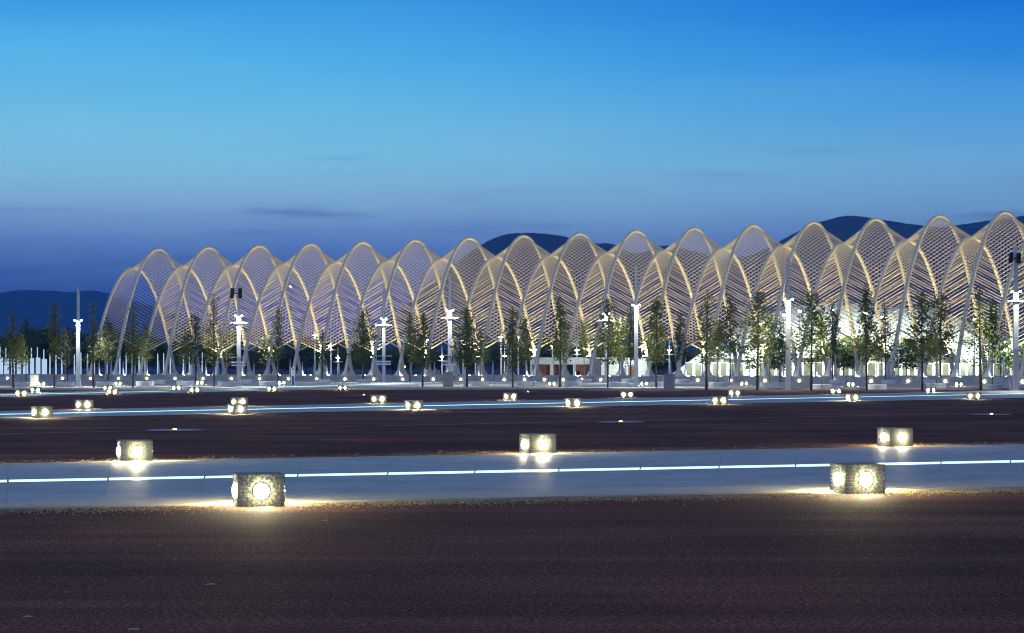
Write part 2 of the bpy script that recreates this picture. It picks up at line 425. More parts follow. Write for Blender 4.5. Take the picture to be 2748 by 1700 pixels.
hill('hills', [(-900,830), (-500,815), (-200,800), (-40,797), (0,793), (25,785), (60,780), (130,781), (215,787), (245,779), (300,790), (380,815), (520,850), (760,890), (1100,930), (1300,960)], 7600, 2000, (.030,.050,.060), 3.1, 'long low hill range behind the lit pillars')
hill('hills', [(900,940), (1100,820), (1200,730), (1270,675), (1300,656), (1335,640), (1370,631), (1430,629), (1500,636), (1560,648), (1600,662), (1625,655), (1655,663), (1700,690), (1745,672), (1775,659), (1830,672), (1930,700), (2010,690), (2085,652), (2120,632), (2200,597), (2262,583), (2310,587), (2400,601), (2460,612), (2520,614), (2620,600), (2700,588), (2748,582), (2900,560), (3200,600), (3700,720)], 4200, 1700, (.026,.034,.036), 8.7, 'dark wooded hills behind the canopy')

# ================================================================== THE CANOPY
PD = (-6.32348212e-02, -4.47329689, 343.398514); PX = (-1.05779839e-03, -4.35573764e-02, 8.62166372, -56.1266852)
def axis(i):
    y = (PD[0]*i+PD[1])*i+PD[2]; x = ((PX[0]*i+PX[1])*i+PX[2])*i+PX[3]
    dy = 2*PD[0]*i+PD[1]; dx = (3*PX[0]*i+2*PX[1])*i+PX[2]
    t = Vector((dx, dy, 0)).normalized(); return Vector((x, y, 0)), t, Vector((-t.y, t.x, 0))
FZ, WH = 1.02, 11.1
HH, HL = 19.95, 17.1
def arch_pt(i, high, u):
    """u -1 front foot .. 0 crown .. 1 back foot"""
    c, t, n = axis(i); H = HH if high else HL; p = c+n*(WH*u); e = abs(u)
    p.z = FZ+H*(1-(.93*e*e+.07*e**4)); return p
def arc_table(i, high, ubot):
    us = [k/200*ubot for k in range(201)]; ps = [arch_pt(i, high, u) for u in us]; ac = [0]
    for a, b in zip(ps, ps[1:]): ac.append(ac[-1]+(b-a).length)
    return us, ac
def u_at(tab, fr):
    us, ac = tab; s = fr*ac[-1]
    for k in range(200):
        if ac[k+1] >= s:
            return us[k]+(us[k+1]-us[k])*(s-ac[k])/max(1e-9, ac[k+1]-ac[k])
    return us[-1]
def u_for_z(high, z):
    H = HH if high else HL; lo, hi = 0, 1
    for _ in range(40):
        m = (lo+hi)/2
        if H*(1-(.93*m*m+.07*m**4)) > z: lo = m
        else: hi = m
    return lo
UB = {True: u_for_z(True, .29*HH), False: u_for_z(False, .215*HL)}
IDX = [(k*.5-.5, k % 2 == 1) for k in range(36)]       # -0.5 (low), 0 (high), 0.5 (low) ...
canopy = thing('lattice_canopy', 'long vaulted white steel lattice canopy of leaning arches', 'canopy', tuple(axis(8)[0]))
base_inv = canopy.location.copy()
def cpart(mb, name, m, smooth=False, parent=None):
    o = mb.build(name, m, parent or canopy, smooth); 
    if parent is None: o.location = -base_inv
    return o
def arch_mesh(i, high):
    mb = MB(); n = 44; c, t, nn = axis(i); rings = []
    for k in range(n+1):
        u = -1+2*k/n; p = arch_pt(i, high, u); q = (arch_pt(i, high, min(1, u+.01))-arch_pt(i, high, max(-1, u-.01))).normalized()
        side = t; nor = q.cross(side).normalized()
        if nor.z < 0: nor = -nor
        if abs(u) > .98: pass
        e = abs(u); wd = .175*(1+.30*e); ht = .18*(1+.5*max(0, e-.80)*2)
        b = len(mb.v)
        for a_, c_ in ((-1.0,-.55), (-.5,-1), (.5,-1), (1.0,-.55), (1.0,.75), (.6,1), (-.6,1), (-1,.75)): mb.v.append(tuple(p+side*wd*a_+nor*ht*c_))
        rings.append(b)
    for r0, r1 in zip(rings, rings[1:]):
        for k in range(8): mb.quadface((r0+k, r0+(k+1)%8, r1+(k+1)%8, r1+k))
    mb.quadface([rings[0]+k for k in range(8)]); mb.quadface([rings[-1]+k for k in range(8)][::-1])
    return mb
def foot_mesh(i, high, sgn):
    """concrete shoe, wide at the ground and raked with the leg"""
    mb = MB(); c, t, n = axis(i); p = arch_pt(i, high, sgn); q = arch_pt(i, high, sgn*.982)
    P = []
    for (pp, wx, wy, z) in ((p, .52, .46, FZ-.02), (p, .38, .34, FZ+.24)):
        for a_, b_ in ((-1,-1), (1,-1), (1,1), (-1,1)): v = pp+t*wx*a_+n*wy*b_; P.append((v.x, v.y, z))
    mb.hexa(P)
    P2 = [(v[0], v[1], FZ+.24) for v in P[4:]]
    for a_, b_ in ((-1,-1), (1,-1), (1,1), (-1,1)): v = q+t*.29*a_+n*.22*b_; P2.append((v.x, v.y, q.z))
    mb.hexa(P2); return mb
arch_objs = {}
for i, high in IDX:
    o = cpart(arch_mesh(i, high), 'arch', M_steel, True); arch_objs[i] = o
    for sg in (-1, 1):
        f = foot_mesh(i, high, sg); f.build('foot_shoe', M_steel, o)
NB = 36
singles = []; rest = MB()
for k in range(len(IDX)-1):
    (i0, h0), (i1, h1) = IDX[k], IDX[k+1]
    for sg in (-1, 1):
        t0 = arc_table(i0, h0, sg*UB[h0]); t1 = arc_table(i1, h1, sg*UB[h1])
        for j in range(0 if sg < 0 else 1, NB+1):
            fr = j/NB; a = arch_pt(i0, h0, u_at(t0, fr)); b = arch_pt(i1, h1, u_at(t1, fr))
            big = j == NB
            dv = (b-a).normalized(); a = a-dv*.1; b = b+dv*.1
            ua, ub = u_at(t0, fr), u_at(t1, fr)
            for q_, i_, h_, u_ in ((a, i0, h0, ua), (b, i1, h1, ub)):
                tq = (arch_pt(i_, h_, u_+.01)-arch_pt(i_, h_, u_-.01)).normalized(); nq = tq.cross(axis(i_)[1])
                if nq.z < 0: nq = -nq
                q_ -= nq*.19
            wd = .15 if big else .062
            if sg < 0 and k >= len(IDX)-8-1 and k < len(IDX)-2: singles.append((k, j, a, b, wd))
            else: rest.bar(a, b, wd, wd*1.25)
singles.sort(key=lambda q: -q[0])
for q in singles[300:]: rest.bar(q[2], q[3], q[4], q[4]*1.25)
for q in singles[:300]:
    mb = MB(); mb.bar(q[2], q[3], q[4], q[4]*1.25); cpart(mb, 'lattice_bar', M_bar)
tag(cpart(rest, 'lattice_bars', M_bar), kind='stuff')
# floodlights on the back legs of the low arches
for i, high in IDX:
    if high or i < 0: continue
    p = arch_pt(i, high, .925); c, t, n = axis(i)
    mb = MB(); q = p-n*.8
    mb.box(tuple(q), (.42,.32,.30), math.atan2(t.y, t.x)); o = cpart(mb, 'floodlight', M_dark)
    mb = MB(); mb.box((q.x, q.y, q.z+.17), (.34,.26,.03), math.atan2(t.y, t.x)); l = mb.build('lens', M_warm, o)
    mb = MB(); mb.bar(p, q, .08, .08); mb.build('bracket', M_dark, o)
    lamp('flood_lamp', 'SPOT', canopy, tuple(q+Vector((0,0,.25))-base_inv), 3000, (1,.82,.42), .3, rot=(math.pi,0,0), spot=R(165), blend=.6)

# recessed uplights along the walkway
for i, high in IDX:
    if not high: continue
    c, t, n = axis(i)
    mb = MB(); mb.lathe([(.22,-.01), (.22,.03), (.17,.05)], 12, (c.x, c.y, 1.0)); o = cpart(mb, 'ground_uplight', M_dark)
    mb = MB(); mb.lathe([(.16,.04), (.16,.056), (.1,.06)], 12, (c.x, c.y, 1.0)); mb.build('lens', M_warm, o)
    lamp('uplight', 'SPOT', canopy, tuple(Vector((c.x, c.y, 1.12))-base_inv), 5800, (1,.82,.40), .15, rot=(math.pi,0,0), spot=R(150), blend=.4)

# ---- terrace, basin wall, water
def front(i, off):
    c, t, n = axis(i); return c-n*(WH+off)
us = [-6+k*.5 for k in range(52)]
wall_line = [front(u, 3.2) for u in us]; 
mb = MB()
for p, u in zip(wall_line, us):
    q = front(u, 2.75); r = front(u, -60)
    mb.v += [(q.x, q.y, 1.0), (r.x, r.y, 1.0)]
    if len(mb.v) > 2: k = len(mb.v); mb.quadface((k-4, k-2, k-1, k-3))
tag(mb.build('terrace', M_terr), 'raised paved terrace beneath the canopy', kind='structure')
bw = thing('basin_wall', 'long low concrete basin wall with round wall lamps below the canopy', 'wall', tuple(wall_line[20]))
def bpart(mb, name, m, smooth=False):
    o = mb.build(name, m, bw, smooth); o.location = -bw.location; return o
for k in range(0, len(us)-1):
    a, b = wall_line[k], wall_line[k+1]; qa, qb = front(us[k], 2.7), front(us[k+1], 2.7)
    d = (b-a).normalized()*.006
    mb = MB(); P = [(a+d), (b-d), (qb-d), (qa+d)]
    mb.hexa([(p.x, p.y, 0) for p in P]+[(p.x, p.y, 1.035) for p in P]); bpart(mb, 'wall_block', M_wall)
mb = MB()
for u in us:
    q = front(u, 2.6); r = front(u, .9); mb.v += [(q.x, q.y, 1.012), (r.x, r.y, 1.012)]
    if len(mb.v) > 2: k = len(mb.v); mb.quadface((k-4, k-2, k-1, k-3))
tag(mb.build('water', M_water), 'shallow water film behind the basin wall', kind='structure')
def on_wall(px):
    """wall point seen at photo column px"""
    tgt = (px-CX)/F
    for a, b in zip(wall_line, wall_line[1:]):
        if (a.x/a.y-tgt)*(b.x/b.y-tgt) <= 0:
            u = (tgt-a.x/a.y)/((b.x/b.y)-(a.x/a.y)); return a+(b-a)*u, (b-a).normalized()
    return None, None
WL = [20,94,168,243,318,394,470,545,621,697,774,850,926,1003,1081,1163,1237,1295,1353,1408,1461,1512,1563,1612,1702,1788,1873,1961,2053,2145,2241,2338,2437,2537,2642,2744]
for px in WL:
    p, d = on_wall(px)
    if p is None: continue
    nv = Vector((d.y, -d.x, 0)); mb = MB()
    c = p+nv*.03; r = .13; b0 = len(mb.v); nseg = 12
    for ring, off in ((r, 0), (r, .05), (r*.6, .08)):
        for k in range(nseg):
            a_ = 2*math.pi*k/nseg; v = p+nv*off+d*ring*math.cos(a_); mb.v.append((v.x, v.y, .52+ring*math.sin(a_)))
    for j in range(2):
        for k in range(nseg): mb.quadface((j*nseg+k, j*nseg+(k+1)%nseg, (j+1)*nseg+(k+1)%nseg, (j+1)*nseg+k))
    mb.quadface([2*nseg+k for k in range(nseg)]); bpart(mb, 'wall_lamp', M_wallamp)

# ---- fountain jets
def jet_mesh(seed, h, wd):
    rnd = random.Random(seed); mb = MB(); mb.lathe([(.05,0), (.05,h*.5), (.04,h*.85), (.02,h)], 8)
    prof = []
    for k in range(9):
        v = k/8; prof.append((wd*(1-v)**.7*(.55+.45*(1-v))+.03+rnd.uniform(-.01,.01), h*v*.97))
    mb.lathe(prof, 12); return mb.mesh('water_jet', M_spray, True)
jm = [jet_mesh(s, 2.1+.12*s, .13+.02*s) for s in range(4)]
px = 188; kk = 0
while px < 2748:
    c0_, t_ = on_wall(px)
    if c0_ is not None:
        q = c0_+Vector((-t_.y, t_.x, 0))*1.5
        o = link('fountain_jet', jm[kk % 4], None, (q.x, q.y, 1.012), random.uniform(0,6))
        o.scale = (1.0, 1.0, random.uniform(.85,1.1))
        if kk % 2 == 0:
            mb = MB(); mb.lathe([(.12,0), (.12,.05), (.08,.07)], 10, (q.x+.35, q.y-.25, 1.012)); bpart(mb, 'pool_lamp', M_head)
            lamp('pool_light', 'POINT', bw, tuple(Vector((q.x+.35, q.y-.25, 1.25))-bw.location), 32, (.80,.92,1), .08)
        tag(o, 'thin white water jet rising from the shallow basin below the canopy', 'fountain jet', 'fountain jets along the basin')
    px += random.choice((31, 32, 33, 64)) if px < 1200 else random.choice((40, 46, 52, 90)); kk += 1

# ================================================================== LIGHT CUBES
BW, BH = .64, .445
def clip(poly, a, b, c):                                # keep a*x+b*y <= c
    out = []
    for k in range(len(poly)):
        p, q = poly[k], poly[(k+1) % len(poly)]; dp = a*p[0]+b*p[1]-c; dq = a*q[0]+b*q[1]-c
        if dp <= 0: out.append(p)
        if (dp < 0) != (dq < 0) and dp != dq: u = dp/(dp-dq); out.append((p[0]+(q[0]-p[0])*u, p[1]+(q[1]-p[1])*u))
    return out
def shards(wd, ht, nx, ny, rnd, hole=None):
    S_ = [((x+.5+rnd.uniform(-.42,.42))*wd/nx-wd/2, (y+.5+rnd.uniform(-.42,.42))*ht/ny) for x in range(nx) for y in range(ny)]
    if hole:
        S_ = [s for s in S_ if math.hypot(s[0]-hole[0], s[1]-hole[1]) > hole[2]*1.25]
        for k in range(16): a = 2*math.pi*(k+rnd.uniform(-.2,.2))/16; S_.append((hole[0]+hole[2]*1.42*math.cos(a), hole[1]+hole[2]*1.42*math.sin(a)))
    out = []
    for s in S_:
        p = [(-wd/2,0), (wd/2,0), (wd/2,ht), (-wd/2,ht)]
        for q in S_:
            if q is s: continue
            dx, dy = q[0]-s[0], q[1]-s[1]; dd = math.hypot(dx, dy)
            if dd > .3: continue
            p = clip(p, dx, dy, (q[0]**2+q[1]**2-s[0]**2-s[1]**2)/2-dd*.0066)
            if len(p) < 3: break
        if len(p) >= 3 and hole:
            c = (sum(v[0] for v in p)/len(p), sum(v[1] for v in p)/len(p))
            p = [v if math.hypot(v[0]-hole[0], v[1]-hole[1]) > hole[2] else
                 (hole[0]+(v[0]-hole[0])*hole[2]/max(1e-4, math.hypot(v[0]-hole[0], v[1]-hole[1])), hole[1]+(v[1]-hole[1])*hole[2]/max(1e-4, math.hypot(v[0]-hole[0], v[1]-hole[1]))) for v in p]
        if len(p) >= 3: out.append(p)
    return out
rnd = random.Random(4)
LZ, LR = .215, .118
def face_xf(k):                                          # 0 front(-y) 1 left(-x) 2 back 3 right
    a = (0, -math.pi/2, math.pi, math.pi/2)[k]; ca, sa = math.cos(a), math.sin(a)
    def f(x, z, off): y = -BW/2-off; return (x*ca-y*sa, x*sa+y*ca, z)
    return f
tile_meshes = []; back_tiles = MB()
for k in range(4):
    f = face_xf(k)
    for p in shards(BW, BH, 11, 8, rnd, (0, LZ, LR)):
        mb = MB(); n = len(p); mb.v = [f(x, z, 0) for x, z in p]+[f(x, z, .006) for x, z in p]
        mb.quadface([n+q for q in range(n)])
        for q in range(n): mb.quadface((q, (q+1) % n, n+(q+1) % n, n+q))
        mi = rnd.randrange(3)
        if k < 2: tile_meshes.append(mb.mesh('mosaic_tile', M_tiles[mi]))
        b0 = len(back_tiles.v); back_tiles.v += mb.v
        for fc in mb.f: back_tiles.quadface([b0+q for q in fc], mi)
        if k < 2: back_tiles.mi[-len(mb.f):] = [mi+3]*len(mb.f)
for p in shards(BW, BW, 11, 11, rnd):
    b0 = len(back_tiles.v); n = len(p); mi = rnd.randrange(3)
    back_tiles.v += [(x, y-BW/2, BH+.006) for x, y in p]; back_tiles.quadface([b0+q for q in range(n)], mi)
all_tiles = back_tiles.mesh('mosaic_tiles', M_tiles+M_tiles)
# a second copy without the front and left faces, for the cubes whose tiles are built singly
part_t = MB(); part_t.v = back_tiles.v
for fc, mi in zip(back_tiles.f, back_tiles.mi):
    if mi < 3: part_t.quadface(fc, mi)
hid_tiles = part_t.mesh('mosaic_tiles', M_tiles)
mb = MB(); mb.box((0,0,BH/2), (BW,BW,BH)); body_me = mb.mesh('body', M_grout)
lens_me = []; ring_me = []
for k in range(4):
    f = face_xf(k); nseg = 20
    mb = MB()
    for r, off in ((.094,.004), (.090,.022), (.070,.036), (.035,.044)):
        for q in range(nseg): a = 2*math.pi*q/nseg; mb.v.append(f(r*math.cos(a), LZ+r*math.sin(a), off))
    for j in range(3):
        for q in range(nseg): mb.quadface((j*nseg+q, j*nseg+(q+1)%nseg, (j+1)*nseg+(q+1)%nseg, (j+1)*nseg+q))
    mb.quadface([3*nseg+q for q in range(nseg)]); lens_me.append(mb.mesh('lamp_lens', M_glow, True))
    mb = MB()
    for r, off in ((.116,.001), (.116,.012), (.094,.014), (.094,.001)):
        for q in range(nseg): a = 2*math.pi*q/nseg; mb.v.append(f(r*math.cos(a), LZ+r*math.sin(a), off))
    for j in range(3):
        for q in range(nseg): mb.quadface((j*nseg+q, j*nseg+(q+1)%nseg, (j+1)*nseg+(q+1)%nseg, (j+1)*nseg+q))
    ring_me.append(mb.mesh('lamp_ring', M_conc))
def cube(pxc, pyb, phi, label, group, single=False):
    g = gp(pxc, pyb); v = Vector((g.x, g.y, 0)).normalized(); p = g+v*(.5*BW*(abs(math.sin(R(phi)))+abs(math.cos(R(phi))))*.98)
    z = ground_z(p.y)
    if p.y < 60: z = .003
    o = thing('light_cube', label, 'light cube', (p.x, p.y, z), R(phi), group)
    link('body', body_me, o)
    for k in range(4):
        r_ = link('lamp_ring', ring_me[k], o); link('lamp_lens', lens_me[k], r_)
    if single:
        for me in tile_meshes: link('mosaic_tile', me, o)
        tag(link('mosaic_tiles', hid_tiles, o), kind='stuff')
    else: tag(link('mosaic_tiles', all_tiles, o), kind='stuff')
    return o
lab1 = 'square mosaic light cube standing in gravel on the double kerb stone edge'
cube(694, 1362, 13.6, 'mosaic light cube on the double kerb edge with no stone beside it', 'cubes on the double kerb', True)
cube(2301, 1327, 13.3, 'mosaic light cube on the double kerb edge with a small orange stone beside it', 'cubes on the double kerb', True)
lab2 = 'mosaic light cube whose lamps mirror in the widest paved strip'
for x, y, a in ((362,1242,17.6), (1443,1220,20.5), (2402,1199,19.5)): cube(x, y, a, lab2, 'cubes along the wide strip', True)
lab3 = 'small mosaic light cube on the plaza side edge of the mid plaza strip'
for x, y in ((112,1122.5), (636,1112), (1110,1101), (1538,1093), (1931,1086), (2286,1077), (2614,1072)): cube(x, y, 35, lab3, 'cubes along the mid strip, plaza side')
lab4 = 'small mosaic light cube on the promenade side edge of the mid plaza strip'
for x, y in ((226,1099), (642,1091), (1016,1082), (1369,1074), (1683,1068), (1971,1063.5), (2243,1058), (2497,1054)): cube(x, y, 40, lab4, 'cubes along the mid strip, promenade side')
lab5 = 'tiny glowing light cube beside the paved strip running up to the promenade'
for x, y in ((58,1064), (302,1059), (523,1054), (730,1050), (920,1043.5), (96,1054), (290,1048.5), (474,1043)): cube(x, y, 45, lab5, 'cubes along the strip up to the promenade')
lab6 = 'tiny glowing light cube standing on the promenade among the planters'
for x, y in ((112,1036.5), (318,1035), (756,1033.5), (537,1032.5), (1481,1036), (1728,1035.5), (1996,1036), (2282,1037.5), (2572,1037.5)): cube(x, y, 45, lab6, 'cubes among the planters')

# gravel verges beside the wide strip, loose stones and litter
mb = MB(); rr = random.Random(11)
def stone(p, s):
    b = len(mb.v); a0 = rr.uniform(0, 6)
    for k in range(4): a = a0+k*math.pi/2; mb.v.append((p.x+s*math.cos(a)*rr.uniform(.7,1.2), p.y+s*math.sin(a)*rr.uniform(.7,1.2), p.z-.002))
    mb.v.append((p.x, p.y, p.z+s*rr.uniform(.6,1.1)))
    for k in range(4): mb.quadface((b+k, b+(k+1)%4, b+4))
nvn = Vector((dirn.y, -dirn.x, 0))
for _ in range(9000):
    s_ = rr.uniform(-2, 20); d = abs(rr.gauss(0, .55))+.02
    p = ray(n0, n1, s_)+nvn*d; p.z = 0; stone(p, rr.uniform(.006,.02))
nf = Vector((-(f1-f0).normalized().y, (f1-f0).normalized().x, 0))
for _ in range(5000):
    s_ = rr.uniform(-3, 32); d = abs(rr.gauss(0, 1.0))+.02
    p = ray(f0, f1, s_)+nf*d; p.z = 0; stone(p, rr.uniform(.008,.024))
for _ in range(9000):
    y = rr.uniform(16, 30); x = rr.uniform(-.26, .26)*y; p = Vector((x, y, 0))
    if (n1-n0).cross(p-n0).z < 0: stone(p, rr.uniform(.003,.009))
tag(mb.build('gravel', M_stone), 'loose gravel scattered along the edges of the wide paved strip', kind='stuff')
sp = gp(2390, 1328); m_or = mat('orange_stone', (.42,.2,.06), .8, .3, 20)
bm = bmesh.new(); bmesh.ops.create_icosphere(bm, subdivisions=2, radius=.03)
for v in bm.verts: v.co *= 1+.25*noise.noise(v.co*40); v.co.z *= .75
me = bpy.data.meshes.new('stone'); bm.to_mesh(me); bm.free(); me.materials.append(m_or)
tag(link('stone', me, None, (sp.x, sp.y, .018)), 'small orange brown stone lying beside a light cube on the kerb', 'stone')
m_pap = mat('paper', (.42,.42,.45), .8, .1, 8)
for k, (x, y, l_) in enumerate(((874,1398,.06), (565,1570,.075), (75,1657,.06), (1640,1336,.07), (360,1691,.07), (46,1379,.05), (430,1465,.03))):
    p = gp(x, y) if y > 1345 else gp(x, y); mb = MB(); a = rr.uniform(-.4,.4)
    mb.v = [(-l_*.6,-.03,.001), (0,-.035,.004), (l_*.6,-.02,.002), (l_*.5,.03,.002), (0,.035,.005), (-l_*.6,.03,.001)]
    mb.quadface((0,1,4,5)); mb.quadface((1,2,3,4))
    o = mb.build('paper_scrap', m_pap); o.location = (p.x, p.y, .004 if y > 1345 else .03); o.rotation_euler.z = a
    tag(o, 'small crumpled white paper scrap lying on the plaza', 'litter', 'paper scraps on the plaza')

# ================================================================== LAMP MASTS
def mast(px, pyb, ytop, ylight, label, cross=None, low=None, boards=None, speakers=None, group=None, wpx=10.0, power=4800):
    g = gp(px, pyb); d = g.y; z0 = g.z; k = d/F
    Z = lambda y: HC-(y-YH)*k-z0
    w_ = wpx*k; H = Z(ytop); hl = Z(ylight)
    o = thing('lamp_mast', label, 'lamp mast', tuple(g), 0, group)
    mb = MB()
    def sec(z, wx, wy): return [(-wx/2,-wy/2,z), (wx/2,-wy/2,z), (wx/2,wy/2,z), (-wx/2,wy/2,z)]
    mb.hexa(sec(.0, w_*1.12, w_*.8)+sec(hl-.05, w_*.92, w_*.62)); mb.build('shaft', M_pole, o)
    mb = MB(); P = sec(hl+.05, w_*.74, w_*.5)+sec(H, w_*.66, w_*.4)
    P[5] = (P[5][0], P[5][1], H-.5); P[6] = (P[6][0], P[6][1], H-.5); mb.hexa(P); mb.build('upper_shaft', M_pole, o)
    mb = MB(); mb.box((0,0,.03), (w_*1.9, w_*1.5, .06)); mb.build('base_plate', M_pole, o)
    for sx in (-1, 1):
        mb = MB(); mb.box((sx*w_*.85, -w_*.15, hl), (w_*.62, w_*.45, .10)); h_ = mb.build('lamp_head', M_pole, o)
        mb = MB(); mb.box((sx*w_*.85, -w_*.15, hl-.062), (w_*.55, w_*.40, .025)); mb.build('lens', M_head, h_)
        mb = MB(); mb.box((sx*w_*.85, -w_*.15-w_*.235, hl), (w_*.5, .02, .07)); mb.build('lens', M_head, h_)
    mb = MB(); mb.box((0, 0, hl), (w_*1.1, w_*.5, .1)); mb.build('lamp_bracket', M_pole, o)
    lamp('down_lamp', 'SPOT', o, (0, -w_*.75, hl-.12), power, (.96,1,.98), .12, rot=(R(-3),0,0), spot=R(162), blend=.5)
    if cross:
        mb = MB(); mb.box((0,-w_*.42,Z(cross)), (46*k, .08, .075)); mb.build('cross_bar', M_signw, o)
    if low:
        mb = MB(); mb.box((0,-w_*.46,Z(low)), (44*k, .08, .07)); mb.build('lower_bar', M_signw, o)
    if boards:
        for yb in boards:
            mb = MB(); mb.box((0,-w_*.50,Z(yb)), (38*k, .08, 4.2*k)); mb.build('board', M_signw, o)
    if speakers:
        for sx, rot in ((-16*k, R(6)), (5*k, 0)):
            mb = MB(); hx, hz = 4.8*k, 13.5*k
            mb.hexa([(-hx,-.28,-hz), (hx,-.28,-hz), (hx*.8,.25,-hz), (-hx*.8,.25,-hz), (-hx,-.28,hz), (hx,-.28,hz), (hx*.8,.25,hz), (-hx*.8,.25,hz)])
            s_ = mb.build('loudspeaker', M_black, o); s_.location = (sx, -w_*.7, Z(speakers)); s_.rotation_euler = (0, rot, 0)
        mb = MB(); mb.bar((-14*k,-w_*.5,Z(speakers)), (4*k,-w_*.3,Z(speakers)), .1, .1); mb.build('speaker_arm', M_black, o)
        sm = MB()
    # small access hatch
    mb = MB(); mb.box((0,-w_*.36,H*.62), (w_*.3, .05, .5)); mb.build('hatch', M_dark, o)
    return o
mast(210, 1038, 769, 860, 'plain white lamp mast standing among trees beside the lit pillars')
mast(641, 1037, 752, 847.5, 'white lamp mast with two black loudspeakers above a round yellow green planter tree', 867, 959, (973,981), 788)
mast(1030, 1027, 767, 855, 'slim white lamp mast with crossbars and boards, no cabinet at its foot', 873, 956, (971,978), None, wpx=8)
mast(1207, 1033, 731, 833, 'white lamp mast with crossbars rising behind a pale cabinet', 853.6, 954, (971,979))
mast(1627, 1028, 747, 842, 'white lamp mast with one glowing crossbar half hidden by a leafy tree', 860, wpx=8.5)
mast(1707, 1039, 710, 819, 'tall plain white lamp mast near the grey cabinet')
mast(2115, 1042, 686, 804, 'tall plain white lamp mast in front of the glowing shell roof', wpx=12)
mast(2726, 1043.5, 649, 783, 'tall white lamp mast with two black loudspeakers beside a litter bin', 808, 936, None, 694, wpx=13)
# small masts beyond the canopy
def small_mast(px, yl, wpx, label, group, d=372, cross=True, power=500):
    p = at(px, yl, d); o = thing('lamp_mast', label, 'lamp mast', (p.x, p.y, 1.0), 0, group); h = p.z-1.0; w_ = wpx*d/F
    mb = MB(); mb.box((0,0,h*.5), (w_,w_*.7,h), taper=.8); mb.build('shaft', M_pole, o)
    mb = MB(); mb.box((0,0,h+.9), (w_*.6,w_*.5,1.8), taper=.6); mb.build('upper_shaft', M_pole, o)
    mb = MB(); mb.box((0,-w_*.7,h-.05), (w_*2.4,.2,.14)); mb.build('lamp_head', M_head, o)
    if cross: mb = MB(); mb.box((0,-w_*.5,h-.75), (1.7,.1,.1)); mb.build('cross_bar', M_signw, o)
    lamp('down_lamp', 'SPOT', o, (0, -w_*.9, h-.15), power, (1,.97,.9), .12, rot=(R(-2),0,0), spot=R(80), blend=.7)
for px, yl, wp in ((845,899,4.5), (888,928,4.5), (907,960,4), (1145,912,5), (1186,957,4), (1243,915,4), (1276,922,4), (1345,905,5), (1354,955,4), (1391,905,4), (1483,928,4.5), (1548,940,4.5), (1508,915,4), (1796,940,4), (1724,930,4), (1886,905,4), (2230,898,5), (2310,915,5)):
    small_mast(px, yl, wp, 'slim lit lamp mast beyond the canopy seen between its legs', 'lamp masts beyond the canopy')
for px, y in ((534,898), (708,862), (1086,985), (1421,940), (1432,916), (2093,961), (2366,944), (2478,925), (1812,976), (780,770), (2040,905)):
    d = 400; p = at(px, y, d); o = thing('street_lamp', 'thin street lamp with a small orange light beyond the canopy', 'street lamp', (p.x, p.y, 1.0), 0, 'orange street lamps beyond the canopy')
    h = p.z-1.0; mb = MB(); mb.box((0,0,h/2), (.12,.12,h), taper=.7); mb.build('post', M_dark, o)
    mb = MB(); mb.lathe([(.05,-.12), (.16,-.04), (.16,.06), (.05,.14)], 10, (0,-.12,h)); mb.build('lamp_globe', M_orange, o)

# ================================================================== PLANTERS
pm = MB(); pm.lathe([(.88,0), (.90,.03), (.93,.46), (.91,.50), (.80,.50), (.78,.42)], 28)
pl_me = pm.mesh('bowl', M_plant)
sm_ = MB(); sm_.lathe([(.785,.40), (.785,.43), (.3,.46)], 20); so_me = sm_.mesh('soil', M_soil)
PLANTERS = [(51,1040), (170,1040), (279,1039), (385,1038), (493,1035), (605,1038.5), (716,1037), (864,1030), (975,1029), (1289,1037), (1411,1037), (1537,1037), (1568,1029), (1664,1039), (1688,1028), (1785,1038), (1834,1029), (1929,1040), (2068,1041), (2209,1042), (2357,1042), (2518,1041.5), (2669,1042), (421,1031), (655,1030), (2250,1030), (2390,1031), (2495,1031), (2690,1031)]
PT = {}
for k, (x, y) in enumerate(PLANTERS):
    p = gp(x, y); p.y += .9; p.z = ground_z(p.y); front_row = y > 1033
    lab, grp = (('round white planter close behind the kerb, holding a green tree', 'green tree planters') if front_row else ('round white planter set back near the basin wall', 'planters near the basin wall'))
    if x in (170, 605): lab, grp = 'round white planter holding a half bare tree beside a mast', 'half bare tree planters'
    if x == 279: lab, grp = 'round white planter holding a yellow green tree before the end arch', None
    if x == 716: lab, grp = 'round white planter holding a yellow green tree near the blue sign totem', None
    if x in (1537, 1785): lab, grp = 'round white planter close behind the kerb with no tree in it', 'empty planters near the kerb'
    o = thing('planter', lab, 'planter', tuple(p), 0, grp)
    link('bowl', pl_me, o); link('soil', so_me, o)
    s_ = 1.0 if front_row else .95; o.scale = (s_, s_, s_); PT[(x, y)] = p

